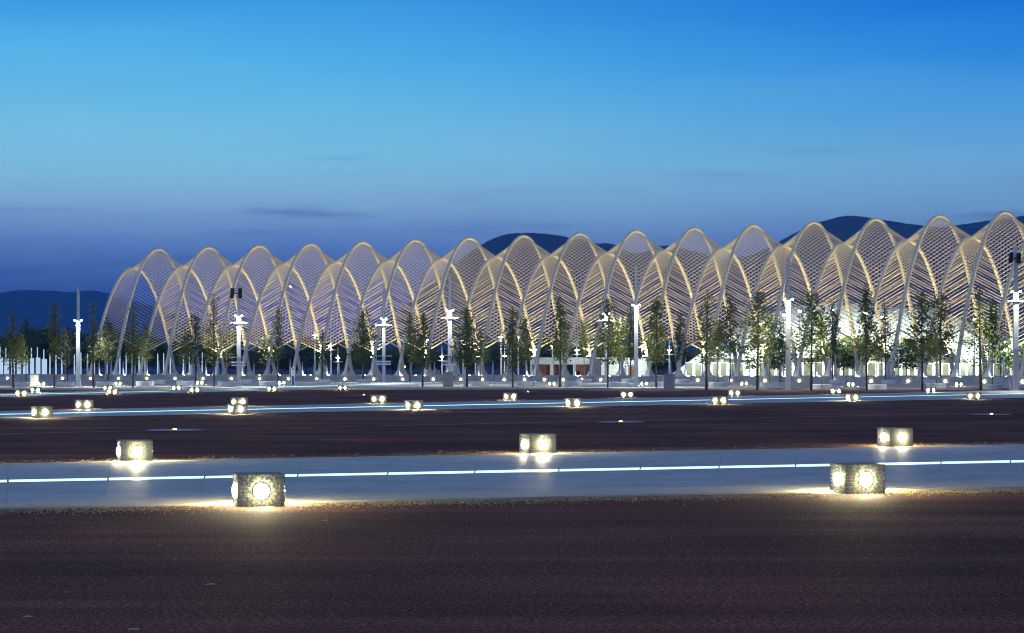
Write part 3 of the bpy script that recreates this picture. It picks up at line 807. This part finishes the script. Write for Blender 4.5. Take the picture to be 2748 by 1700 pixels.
# ================================================================== TREES
def tree_variant(seed, H, Rc, cb, nleaf, lsize, dens, bushy=False, nl=30, bare=0.0):
    """trunk+limbs mesh and crown mesh of a tree H m tall, crown radius Rc, crown from cb*H"""
    rn = random.Random(seed); tr = MB(); cr = MB(); Rc *= rn.uniform(.85,1.2); cb *= rn.uniform(.85,1.25); nleaf = int(nleaf*rn.uniform(.75,1.2)); pw = rn.uniform(.55,1.05)
    pts = []; lean = rn.uniform(-.015,.015); 
    for k in range(9): v = k/8; pts.append((math.sin(v*3+seed)*.06*v+lean*H*v, math.cos(v*2.3+seed)*.05*v, H*.97*v))
    tr.tube(pts, [.085*(1-.88*(k/8))*H/10+.012 for k in range(9)], 7)
    def axis_(z): v = max(0, min(.999, z/(H*.97)))*8; k = int(v); a, b = Vector(pts[k]), Vector(pts[k+1]); return a+(b-a)*(v-k)
    def rad(v):
        if bushy: return Rc*math.sqrt(max(0, 1-(2*v-.85)**2/1.35))
        return Rc*((1-v)**pw*.92+.10)*min(1, .60+v*3.0)
    tips = []
    for k in range(nl):
        v = (k+rn.uniform(0,.95))/nl; z = H*(cb+(1-cb)*v*.93); a = k*2.4+rn.uniform(-.6,.6); r = rad(v)*rn.uniform(.55,1.25); rise = r*(rn.uniform(.6,1.3) if not bushy else rn.uniform(.3,.9))
        p0 = axis_(z-rise*.5); p2 = axis_(z)+Vector((r*math.cos(a), r*math.sin(a), rise*.5)); p1 = (p0+p2)/2+Vector((0,0,-.10*r))
        tr.tube([p0, p1, p2], [.022*H/10+.006, .013, .005], 4, cap=False); tips.append((p0, p1, p2, r))
        for q in range(3):
            u = rn.uniform(.35,.85); b0_ = p0+(p2-p0)*u; e = b0_+Vector((rn.uniform(-1,1), rn.uniform(-1,1), rn.uniform(.0,.8)))*(r*.42+.1)
            tr.tube([b0_, e], [.009, .004], 3, cap=False); tips.append((b0_, (b0_+e)/2, e, r*.6))
    wts = [tq[3] for tq in tips]
    picks = rn.choices(tips, wts, k=nleaf)
    for p0, p1, p2, r in picks:
        if rn.random() < bare: continue
        u = rn.uniform(.28,1.12); p = p0+(p2-p0)*u
        if rn.random() < .05: p = axis_(H*rn.uniform(cb+.3*(1-cb), .99))
        j = .11+.07*Rc; p = p+Vector((rn.gauss(0,j), rn.gauss(0,j), rn.gauss(0,j*.8)))
        s = lsize*rn.uniform(.6,1.25); d = Vector((rn.gauss(0,1), rn.gauss(0,1), rn.gauss(-.3,.7))).normalized(); sd_ = d.cross(Vector((rn.gauss(0,1), rn.gauss(0,1), rn.gauss(0,1)))).normalized()
        nn = d.cross(sd_); b = len(cr.v)
        cr.v += [tuple(p), tuple(p+d*s*.45+sd_*s*.42+nn*s*.08), tuple(p+d*s), tuple(p+d*s*.45-sd_*s*.42+nn*s*.08)]
        cr.quadface((b, b+1, b+2)); cr.quadface((b, b+2, b+3))
    return tr, cr
VAR = {}
def make_var(key, n, mleaf, mbark, **kw):
    VAR[key] = []
    for s in range(n):
        tr, cr = tree_variant(hash((key, 5)) % 1 + s*7+len(key)*13, **kw)
        VAR[key].append((tr.mesh('trunk', mbark, True), cr.mesh('crown', mleaf)))
make_var('dense', 9, M_leaf, M_bark, H=10, Rc=1.55, cb=.25, nleaf=1300, lsize=.22, dens=1, nl=34)
make_var('thin', 4, M_leaf, M_bark, H=10, Rc=1.15, cb=.25, nleaf=750, lsize=.21, dens=.5, nl=30)
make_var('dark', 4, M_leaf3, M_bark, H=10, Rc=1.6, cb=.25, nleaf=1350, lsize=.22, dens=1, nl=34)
make_var('pot', 5, M_leaf, M_bark2, H=6.5, Rc=1.15, cb=.34, nleaf=850, lsize=.20, dens=1, nl=22)
make_var('bright', 2, M_leaf2, M_bark2, H=5.5, Rc=1.15, cb=.34, nleaf=1300, lsize=.17, dens=1, bushy=True, nl=24)
make_var('barepot', 2, M_leaf2, M_bark2, H=6.5, Rc=1.4, cb=.30, nleaf=260, lsize=.16, dens=.2, bushy=True, nl=26)
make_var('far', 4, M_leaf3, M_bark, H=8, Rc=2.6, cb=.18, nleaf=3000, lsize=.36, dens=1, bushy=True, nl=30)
VH = {'dense': (10,1.55), 'thin': (10,1.15), 'dark': (10,1.6), 'pot': (6.5,1.15), 'bright': (5.5,1.15), 'barepot': (6.5,1.4), 'far': (8,2.6)}
tcount = 0
def tree(kind, base, h, rpx, label, group, d=None):
    global tcount
    v = VAR[kind][tcount % len(VAR[kind])]; H, Rc = VH[kind]; tcount += 1
    o = thing('tree', label, 'tree', tuple(base), random.uniform(0, 6.28), group)
    sz = h/H; sx = (rpx*base[1]/F)/Rc*1.3
    o.scale = (sx, sx, sz)
    link('trunk', v[0], o); link('crown', v[1], o); return o
FR = [(36,1041,826,27,'thin'), (146,1041,805,24,'thin'), (251,1041,803,27,'thin'), (357,1041,805,24,'thin'), (575,1039,781,22,'thin'), (1134,1040,830,34,'dense'), (1253,1040,817,40,'dense'), (1376,1040,817,34,'dense'),
      (1503,1040,789,38,'dense'), (1631,1041,792,36,'dense'), (1761,1041,789,34,'dense'), (1896,1043,774,35,'thin'), (2032,1043.5,769,45,'dense'), (2177,1045,769,45,'dense'), (2326,1045,754,36,'dense'), (2475,1045,772,43,'dense'), (2632,1044,761,36,'thin')]
KERB = {36: 'thin kerb tree before the brightest lit pillars, beside a white cabinet', 146: 'thin kerb tree flanking the plain mast beside the lit pillars', 251: 'thin kerb tree flanking the plain mast beside the lit pillars',
        357: 'thin kerb tree in front of the leg of the end arch', 575: '', 2632: '', 1134: 'leafy kerb tree just before the pale beige cabinet and its mast', 1253: 'leafy kerb tree touching the plain white square column',
        1376: 'leafy kerb tree between the white square column and the low white building', 1503: 'leafy kerb tree in front of the red brown wooden doors', 1631: 'leafy kerb tree hiding the mast with one glowing crossbar',
        1761: 'leafy kerb tree next to the blue grey cabinet', 1896: 'thin kerb tree before the sloping buttress of the shell roofed hall', 2032: 'broad leafy kerb tree before the small ticket kiosk',
        2177: 'broad leafy kerb tree beside the tall plain mast before the shell roof', 2326: 'tall leafy kerb tree before the highest part of the shell roof', 2475: 'broad leafy kerb tree with a dark tree close behind it'}
for x, yb, yt, hw, kd in FR:
    p = gp(x, yb); h = HC-(yt-YH)*p.y/F-p.z
    lab = KERB[x]
    if x == 2632: lab = 'thin kerb tree with an orange starry lamp behind its trunk'
    if x == 575: lab = 'tall nearly bare tree at the kerb beside the mast with loudspeakers and boards'
    tree(kd, p, h, hw, lab, 'thin kerb trees' if x in (146, 251) else None)
BK = [(70,1022,851,18,'dark'), (181,1022,865,20,'dark'), (290,1022,845,24,'dark'), (525,1024,835,26,'dark'), (746,1021,817,17,'thin'), (864,1024,880,20,'thin'), (975,1025,822,35,'dense'), (1100,1026,832,22,'dense'), (1693,1024,810,26,'dense'),
      (1825,1024,828,28,'dark'), (1959,1026,780,30,'dark'), (2094,1027,847,22,'dark'), (2234,1028,810,26,'dark'), (2376,1029,804,30,'dark'), (2524,1029,769,44,'dark'), (2685,1029,830,22,'dark')]
for x, yb, yt, hw, kd in BK:
    p = gp(x, yb); h = HC-(yt-YH)*p.y/F-p.z
    lab = {'dark': 'dark leaved young tree standing back by the basin wall', 'thin': 'thin sparse young tree standing back by the basin wall', 'dense': 'green leafy young tree standing back by the basin wall'}[kd]
    tree(kd, p, h, hw, lab, {'dark': 'dark trees by the basin wall', 'thin': 'thin trees by the basin wall', 'dense': 'green trees by the basin wall'}[kd])
PO = [((51,1040),890,20,'pot'), ((170,1040),870,24,'barepot'), ((279,1039),880,26,'bright'), ((385,1038),864,20,'pot'), ((493,1035),900,24,'pot'), ((605,1038.5),868,26,'barepot'), ((716,1037),898,22,'bright'), ((1289,1037),876,26,'pot'), ((1411,1037),850,22,'pot'),
      ((1568,1029),857,20,'pot'), ((1664,1039),846,27,'pot'), ((1929,1040),858,26,'pot'), ((2068,1041),840,26,'pot'), ((2209,1042),828,24,'pot'), ((2357,1042),880,20,'pot'), ((2518,1041.5),880,20,'pot'), ((2669,1042),800,24,'pot')]
for key, yt, hw, kd in PO:
    p = PT[key]; b = Vector((p.x, p.y, p.z+.44)); h = HC-(yt-YH)*p.y/F-b.z
    lab = {'pot': 'small green tree with pale stem growing in a white planter', 'bright': 'bright yellow green bushy tree growing in a white planter', 'barepot': 'half bare pale stemmed tree growing in a white planter'}[kd]
    if key[0] == 716: lab = 'round yellow green tree in a white planter between the loudspeaker mast and blue sign'
    if key[0] == 279: lab = 'bushy yellow green planter tree in front of the end arch'
    if key[0] == 170: lab = 'half bare planter tree beside the mast next to the lit pillars'
    if key[0] == 605: lab = 'half bare planter tree beside the mast with loudspeakers and boards'
    tree(kd, b, h, hw, lab, 'green planter trees' if kd == 'pot' else None)
# dark trees beyond the terrace
rf = random.Random(21)
xs = list(range(-30, 1000, 36))+list(range(1000, 1880, 42))+[2085, 2260, 2300, 2440, 2720]
for x in xs:
    d = rf.uniform(392, 430) if x < 1900 else rf.uniform(318, 325); y = rf.uniform(880, 935) if x < 620 else rf.uniform(900, 945)
    if x > 2000: y = 905
    px = x+rf.uniform(-14,14); b = Vector(((px-CX)*d/F, d, 1.0 if True else 0)); h = HC-(y-YH)*d/F-1.0
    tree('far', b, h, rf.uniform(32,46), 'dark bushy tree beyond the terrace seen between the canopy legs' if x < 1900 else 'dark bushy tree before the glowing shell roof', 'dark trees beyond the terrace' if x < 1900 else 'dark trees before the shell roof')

# ================================================================== BUILDINGS AND SMALL THINGS BEHIND
# ---- pillars at the left, their floor lighting put into the surface as emission
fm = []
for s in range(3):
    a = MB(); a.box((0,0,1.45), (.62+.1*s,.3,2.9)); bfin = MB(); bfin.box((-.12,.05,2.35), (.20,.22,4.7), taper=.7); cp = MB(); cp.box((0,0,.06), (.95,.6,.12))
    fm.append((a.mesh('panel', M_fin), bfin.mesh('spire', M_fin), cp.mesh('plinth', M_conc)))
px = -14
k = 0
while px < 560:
    d = 372; x = (px-CX)*d/F; o = thing('emissive_pillar', 'white stepped pillar with painted-in floor light in the row behind the trees', 'pillar', (x, d, 1.0), random.uniform(-.15,.15), 'row of lit pillars')
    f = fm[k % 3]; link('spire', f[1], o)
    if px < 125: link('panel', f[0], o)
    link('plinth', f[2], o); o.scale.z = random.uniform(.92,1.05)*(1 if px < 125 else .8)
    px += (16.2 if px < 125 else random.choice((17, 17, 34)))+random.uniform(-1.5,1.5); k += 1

# ---- low white building with wooden doors
def boxpart(name, px0, px1, y0, y1, d, depth, m, parent, off=0):
    a = at(px0, y1, d); b = at(px1, y0, d); mb = MB(); mb.box(((a.x+b.x)/2, d+depth/2+off, (a.z+b.z)/2), (b.x-a.x, depth, b.z-a.z)); o = mb.build(name, m, parent)
    if parent: o.location = -parent.location
    return o
D1 = 338
wb = thing('low_building', 'low white building with red brown wooden doors behind the canopy legs', 'building', tuple(at(1515, 1008, D1)))
boxpart('roof_beam', 1423, 1612, 960, 978.5, D1, 9, M_white, wb); 
for a, b in ((1423,1428.5), (1476,1485), (1500,1506), (1538,1545), (1590,1612)): boxpart('pier', a, b, 978.5, 1008.5, D1, .6, M_white, wb)
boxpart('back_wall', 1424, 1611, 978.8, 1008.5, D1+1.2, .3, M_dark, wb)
for a, b in ((1428.5,1476), (1485,1500), (1545,1590)):
    x = a+.2
    while x < b-.5:
        if 1548 < x < 1556: boxpart('plank', x, min(x+2.7, b-.2), 980, 997, D1+.35+random.uniform(0,.03), .08, M_wood, wb)
        else: boxpart('plank', x, min(x+2.7, b-.2), 978.8, 1008, D1+.35+random.uniform(0,.03), .08, M_wood, wb)
        x += 2.95
cw = thing('curved_wall', 'pale curved screen wall with one wooden panel behind the trees', 'wall', tuple(at(1670, 1008, D1)))
mb = MB(); n = 16
for k in range(n+1):
    px = 1613+(1745-1613)*k/n; dd = D1-2+10*(k/n)**3; p = at(px, 1008.5, dd); zt = HC+(992-960)*D1/F
    mb.v += [(p.x, p.y, .99), (p.x, p.y, zt), (p.x, p.y+.4, zt), (p.x, p.y+.4, .99)]
    if k:
        q = len(mb.v)-8
        for a in range(4): mb.quadface((q+a, q+4+a, q+4+(a+1) % 4, q+(a+1) % 4))
o = mb.build('wall_panel', M_white, cw); o.location = -cw.location
for k in range(7): boxpart('plank', 1686+k*2.5, 1688.2+k*2.5, 981, 1008, D1-2.3, .2, M_wood, cw)

# ---- glowing shell roof (station) at the right
D2 = 352
st = thing('shell_roof_building', 'white shell roofed hall glowing behind the canopy legs', 'building', tuple(at(2290, 1008, D2)))
TOP = [(1868,968), (1885,948), (1905,925), (1950,890), (1990,868), (2060,842), (2126,824), (2202,814), (2300,817), (2400,825), (2480,835), (2550,848), (2603,872), (2660,915), (2700,950), (2712,964)]
def top_y(px):
    for (a, ya), (b, yb) in zip(TOP, TOP[1:]):
        if a <= px <= b: return ya+(yb-ya)*(px-a)/(b-a)
def eave_y(px): return 958+8*math.sin((px-1868)/844*math.pi*3)**2-58*max(0, 1-abs(px-2275)/75)**.6-50*max(0, 1-abs(px-2455)/60)**.6
def shell_pt(px, v):
    zt = at(px, top_y(px), D2).z; ze = at(px, min(eave_y(px), 968), D2).z; ze = min(ze, zt-.05)
    d = D2-17*math.sin(v*math.pi/2); z = zt+(ze-zt)*(1-math.cos(v*math.pi/2))
    return Vector(((px-CX)*D2/F, d, z))
NX, NV = 42, 8
for i in range(NX):                                       # roof panels between ribs
    for j in range(NV):
        pass
mb = MB()
for i in range(NX*2+1):
    px = 1868+844*i/(NX*2)
    for j in range(NV+1): mb.v.append(tuple(shell_pt(px, j/NV)))
for i in range(NX*2):
    for j in range(NV): a = i*(NV+1)+j; mb.quadface((a, a+1, a+NV+2, a+NV+1))
roof = mb.build('roof', M_shell, st, True); roof.location = -st.location
m_rib = mat('roof_rib', (.22,.25,.25), .5, .08)
for i in range(1, NX, 2):
    px = 1868+844*i/NX; pts = [shell_pt(px, j/NV)+Vector((0,-.08,.10)) for j in range(NV+1)]
    mb = MB(); mb.tube(pts, .10, 5); mb.build('rib', m_rib, roof)
for v in (.35, .6, .8):
    mb = MB(); mb.tube([shell_pt(1880+820*i/40, v)+Vector((0,-.06,.08)) for i in range(41)], .07, 4); mb.build('purlin', m_rib, roof)
mb = MB(); mb.tube([shell_pt(1868+844*i/80, 1) for i in range(81)], .28, 6); mb.build('eave_beam', M_conc, roof)
boxpart('back_wall', 1880, 2700, 935, 1008.5, D2+.5, .4, M_glass, st)
for px in range(1900, 2700, 62):
    boxpart('column', px-3, px+3, 955, 1008.5, D2-12, .6, M_conc, st)
def strut(px0, y0, px1, y1, w0, w1, d, name):
    a = at(px0, y0, d); b = at(px1, y1, d-1.5); mb = MB(); P = []
    for p, ww in ((a, w0), (b, w1)):
        for dx, dy in ((-1,-1), (1,-1), (1,1), (-1,1)): P.append((p.x+dx*ww*.9, p.y+dy*ww*.7, p.z))
    mb.hexa(P); o = mb.build(name, M_conc, st); o.location = -st.location
strut(1815, 1008, 1898, 945, 1.1, .9, D2-14, 'buttress'); strut(1925, 1008, 1965, 962, 1.4, 1.0, D2-12, 'buttress')
strut(2662, 1008, 2560, 925, 1.8, 1.3, D2-16, 'buttress'); strut(2715, 1008, 2690, 955, 1.5, 1.0, D2-12, 'buttress')
# lower annexe at the far right
boxpart('annexe_wall', 2690, 2790, 962, 1008.5, D2-14, 5, M_conc, st); boxpart('annexe_roof', 2684, 2800, 956, 962, D2-15, 7, M_white, st); boxpart('annexe_window', 2705, 2745, 968, 990, D2-14.2, .2, M_glass, st)
# floodlights washing the roof
FLO = [(2103,846), (2146,836), (2233,831), (2322,842), (2365,852), (2411,866), (2615,858), (2669,880), (2694,917), (2698,940), (2040,872), (1960,905), (1925,935)]
for px, y in FLO:
    d = D2-36; p = at(px, y, d); o = thing('flood_mast', 'thin mast with a glaring white floodlight aimed at the shell roof', 'floodlight mast', (p.x, p.y, 1.0), 0, 'floodlight masts before the shell roof')
    h = p.z-1.0; mb = MB(); mb.box((0,0,h/2), (.14,.14,h), taper=.7); mb.build('post', M_pole, o)
    mb = MB(); mb.box((0,.05,h), (.55,.3,.4)); hd = mb.build('lamp_head', M_dark, o)
    mb = MB(); mb.box((0,-.115,h), (.44,.03,.32)); mb.build('lens', M_head, hd)
    mb = MB(); mb.box((0,.215,h), (.44,.03,.32)); mb.build('lens', M_head, hd)
    lamp('flood_lamp', 'SPOT', o, (0, .4, h), 9000, (.86,1,.88), .25, rot=(R(92),0,0), spot=R(140), blend=.5)
# interior lamps under the eave
for px in (1960, 2060, 2160, 2380, 2560):
    p = at(px, 972, D2-6); lamp('hall_lamp', 'POINT', st, tuple(p-st.location), 900, (1,.97,.86), .3)
# lone orange starry lamp
p = at(2647, 950, 300); o = thing('street_lamp', 'bright amber lamp on a thin post behind a kerb tree', 'street lamp', (p.x, p.y, 1.0)); h = p.z-1
mb = MB(); mb.box((0,0,h/2), (.12,.12,h), taper=.7); mb.build('post', M_dark, o)
mb = MB(); mb.lathe([(.08,-.2), (.24,-.05), (.24,.08), (.08,.2)], 12, (0,-.1,h)); mb.build('lamp_globe', mat('amber_lens', (1,.8,.5), .4, 0, emit=60, emit_col=(1,.6,.25)), o)

# ---- glass gate screens
px = 1838; k = 0
while px < 2760:
    wpx = random.choice((20, 24, 28)); d = 330; a = at(px, 1009, d); b = at(px+wpx-1.2, 973+random.choice((0,2)), d)
    o = thing('gate_screen', 'white framed olive glass gate screen before the shell roofed hall', 'gate', (a.x, d, 1.0), 0, 'gate screens before the hall')
    W_, H_ = b.x-a.x, b.z-1.0
    for x in (.09, W_-.09): mb = MB(); mb.box((x,0,H_/2), (.17,.12,H_)); mb.build('post', M_signw, o)
    mb = MB(); mb.box((W_/2,0,H_-.045), (W_-.345,.09,.09)); mb.build('rail', M_signw, o)
    mb = MB(); mb.box((W_/2,0,H_*.5-.05), (W_-.345,.03,H_-.1)); mb.build('pane', M_glass, o)
    px += wpx; k += 1
# ---- kiosk
p = at(2012, 1008, 327); ko = thing('ticket_kiosk', 'small white kiosk with a dark window between the gate screens', 'kiosk', (p.x, p.y, 1.0))
mb = MB(); mb.box((0,0,.95), (1.75,1.5,1.9)); mb.build('cabin', M_signw, ko)
mb = MB(); mb.box((0,0,1.96), (1.95,1.7,.12)); mb.build('roof', M_white, ko)
mb = MB(); mb.box((-.35,-.76,1.2), (.72,.05,.55)); mb.build('window', M_black, ko)
for z in (1.35, 1.0): mb = MB(); mb.box((.45,-.76,z), (.3,.04,.2)); mb.build('notice', M_dark, ko)
# ---- cabinets, totem, column, bin
def cabinet(px0, px1, y0, y1, label, m):
    p = gp((px0+px1)/2, y1); k = p.y/F; W_ = (px1-px0)*k; H_ = (y1-y0)*k
    o = thing('utility_cabinet', label, 'cabinet', (p.x, p.y+.35, p.z))
    mb = MB(); mb.box((0,0,.05), (W_*1.02,.72,.10)); mb.build('plinth', M_kerb, o)
    mb = MB(); mb.box((0,0,.10+(H_-.16)/2), (W_*.96,.66,H_-.16)); mb.build('housing', m, o)
    mb = MB(); mb.box((0,0,H_-.03), (W_*1.04,.78,.06)); mb.build('lid', m, o)
    for s in (-1, 1):
        mb = MB(); mb.box((s*W_*.23,-.345,.1+(H_-.16)/2), (W_*.43,.03,H_-.30)); dr = mb.build('door', m, o)
        mb = MB(); mb.box((s*W_*.05,-.37,H_*.5), (.03,.03,.14)); mb.build('handle', M_dark, dr)
M_beige = mat('beige_cabinet', (.46,.44,.39), .6, .1, 3)
M_greyc = mat('grey_cabinet', (.36,.40,.46), .6, .08, 3)
cabinet(1189, 1216, 998, 1038.5, 'pale beige utility cabinet at the foot of a lamp mast', M_beige)
cabinet(1782, 1811, 999, 1042, 'blue grey utility cabinet between two kerb trees', M_greyc)
cabinet(80, 101, 1007, 1036, 'white utility cabinet beside a planter near the lit pillars', M_signw)
p = gp(786, 1035.5); k = p.y/F
o = thing('sign_totem', 'slim information totem, white above with blue picture panel below', 'sign', tuple(p))
mb = MB(); mb.box((0,0,24*k), (10*k,.22,48*k)); mb.build('post', M_signw, o)
mb = MB(); mb.box((.6*k,-.12,14*k), (6.4*k,.03,24*k)); mb.build('picture_panel', M_blue, o)
mb = MB(); mb.box((.6*k,-.12,44.5*k), (6.4*k,.03,3.4*k)); mb.build('header_panel', mat('header_blue', (.03,.16,.40), .5, .1), o)
mb = MB(); mb.box((.6*k,-.12,34*k), (6.4*k,.03,11*k)); mb.build('text_panel', mat('sign_grey', (.58,.60,.62), .5, .12, 30), o)
p = gp(1247, 1038.5); k = p.y/F
o = thing('white_column', 'plain white square column standing beside a kerb tree', 'column', tuple(p))
mb = MB(); mb.box((0,0,26*k), (6.6*k,6*k,52*k)); mb.build('shaft', M_signw, o); mb = MB(); mb.box((0,0,.03), (8*k,7.4*k,.06)); mb.build('base_plate', M_signw, o)
p = gp(2714, 1043); k = p.y/F
o = thing('litter_bin', 'small white tapered litter bin at the foot of a mast', 'bin', (p.x, p.y-.2, p.z))
mb = MB(); mb.lathe([(.20,0), (.22,.05), (.27,.75), (.29,.78), (.25,.80)], 14); mb.build('bucket', M_signw, o)
mb = MB(); mb.lathe([(.29,.80), (.29,.83), (.05,.90)], 14); mb.build('lid', M_signw, o)
# ---- pale blue house beyond
p = at(1172, 1000, 430); o = thing('pale_house', 'pale house with a blue tinted gable roof beyond the canopy', 'house', (p.x, p.y, .9)); 
mb = MB(); mb.box((0,0,1.5), (5.2,6,3.0)); mb.build('wall', M_white, o)
mb = MB(); mb.v = [(-2.9,-3.2,3), (2.9,-3.2,3), (0,-3.2,4.7), (-2.9,3.2,3), (2.9,3.2,3), (0,3.2,4.7)]
for f in ((0,1,2), (3,5,4), (0,2,5,3), (1,4,5,2), (0,3,4,1)): mb.quadface(f)
mb.build('roof', mat('blue_roof', (.10,.20,.42), .5, .1), o)
mb = MB(); mb.box((-.8,-3.02,1.6), (.9,.06,1.0)); mb.build('window', M_dark, o); mb = MB(); mb.box((1.2,-3.02,1.05), (.9,.06,2.1)); mb.build('door', M_dark, o)

# ================================================================== EVENING HAZE
mh = bpy.data.materials.new('haze'); mh.use_nodes = True; t = mh.node_tree
t.nodes.remove(t.nodes['Principled BSDF']); pv = t.nodes.new('ShaderNodeVolumePrincipled')
pv.inputs['Color'].default_value = (.10,.42,1,1); pv.inputs['Density'].default_value = 1.6e-4; pv.inputs['Anisotropy'].default_value = .1
t.links.new(pv.outputs[0], t.nodes['Material Output'].inputs['Volume'])
mb = MB(); mb.box((0, 4300, 169), (16400, 9400, 340)); tag(mb.build('haze', mh), 'thin blue evening haze over plaza and hills', kind='stuff')
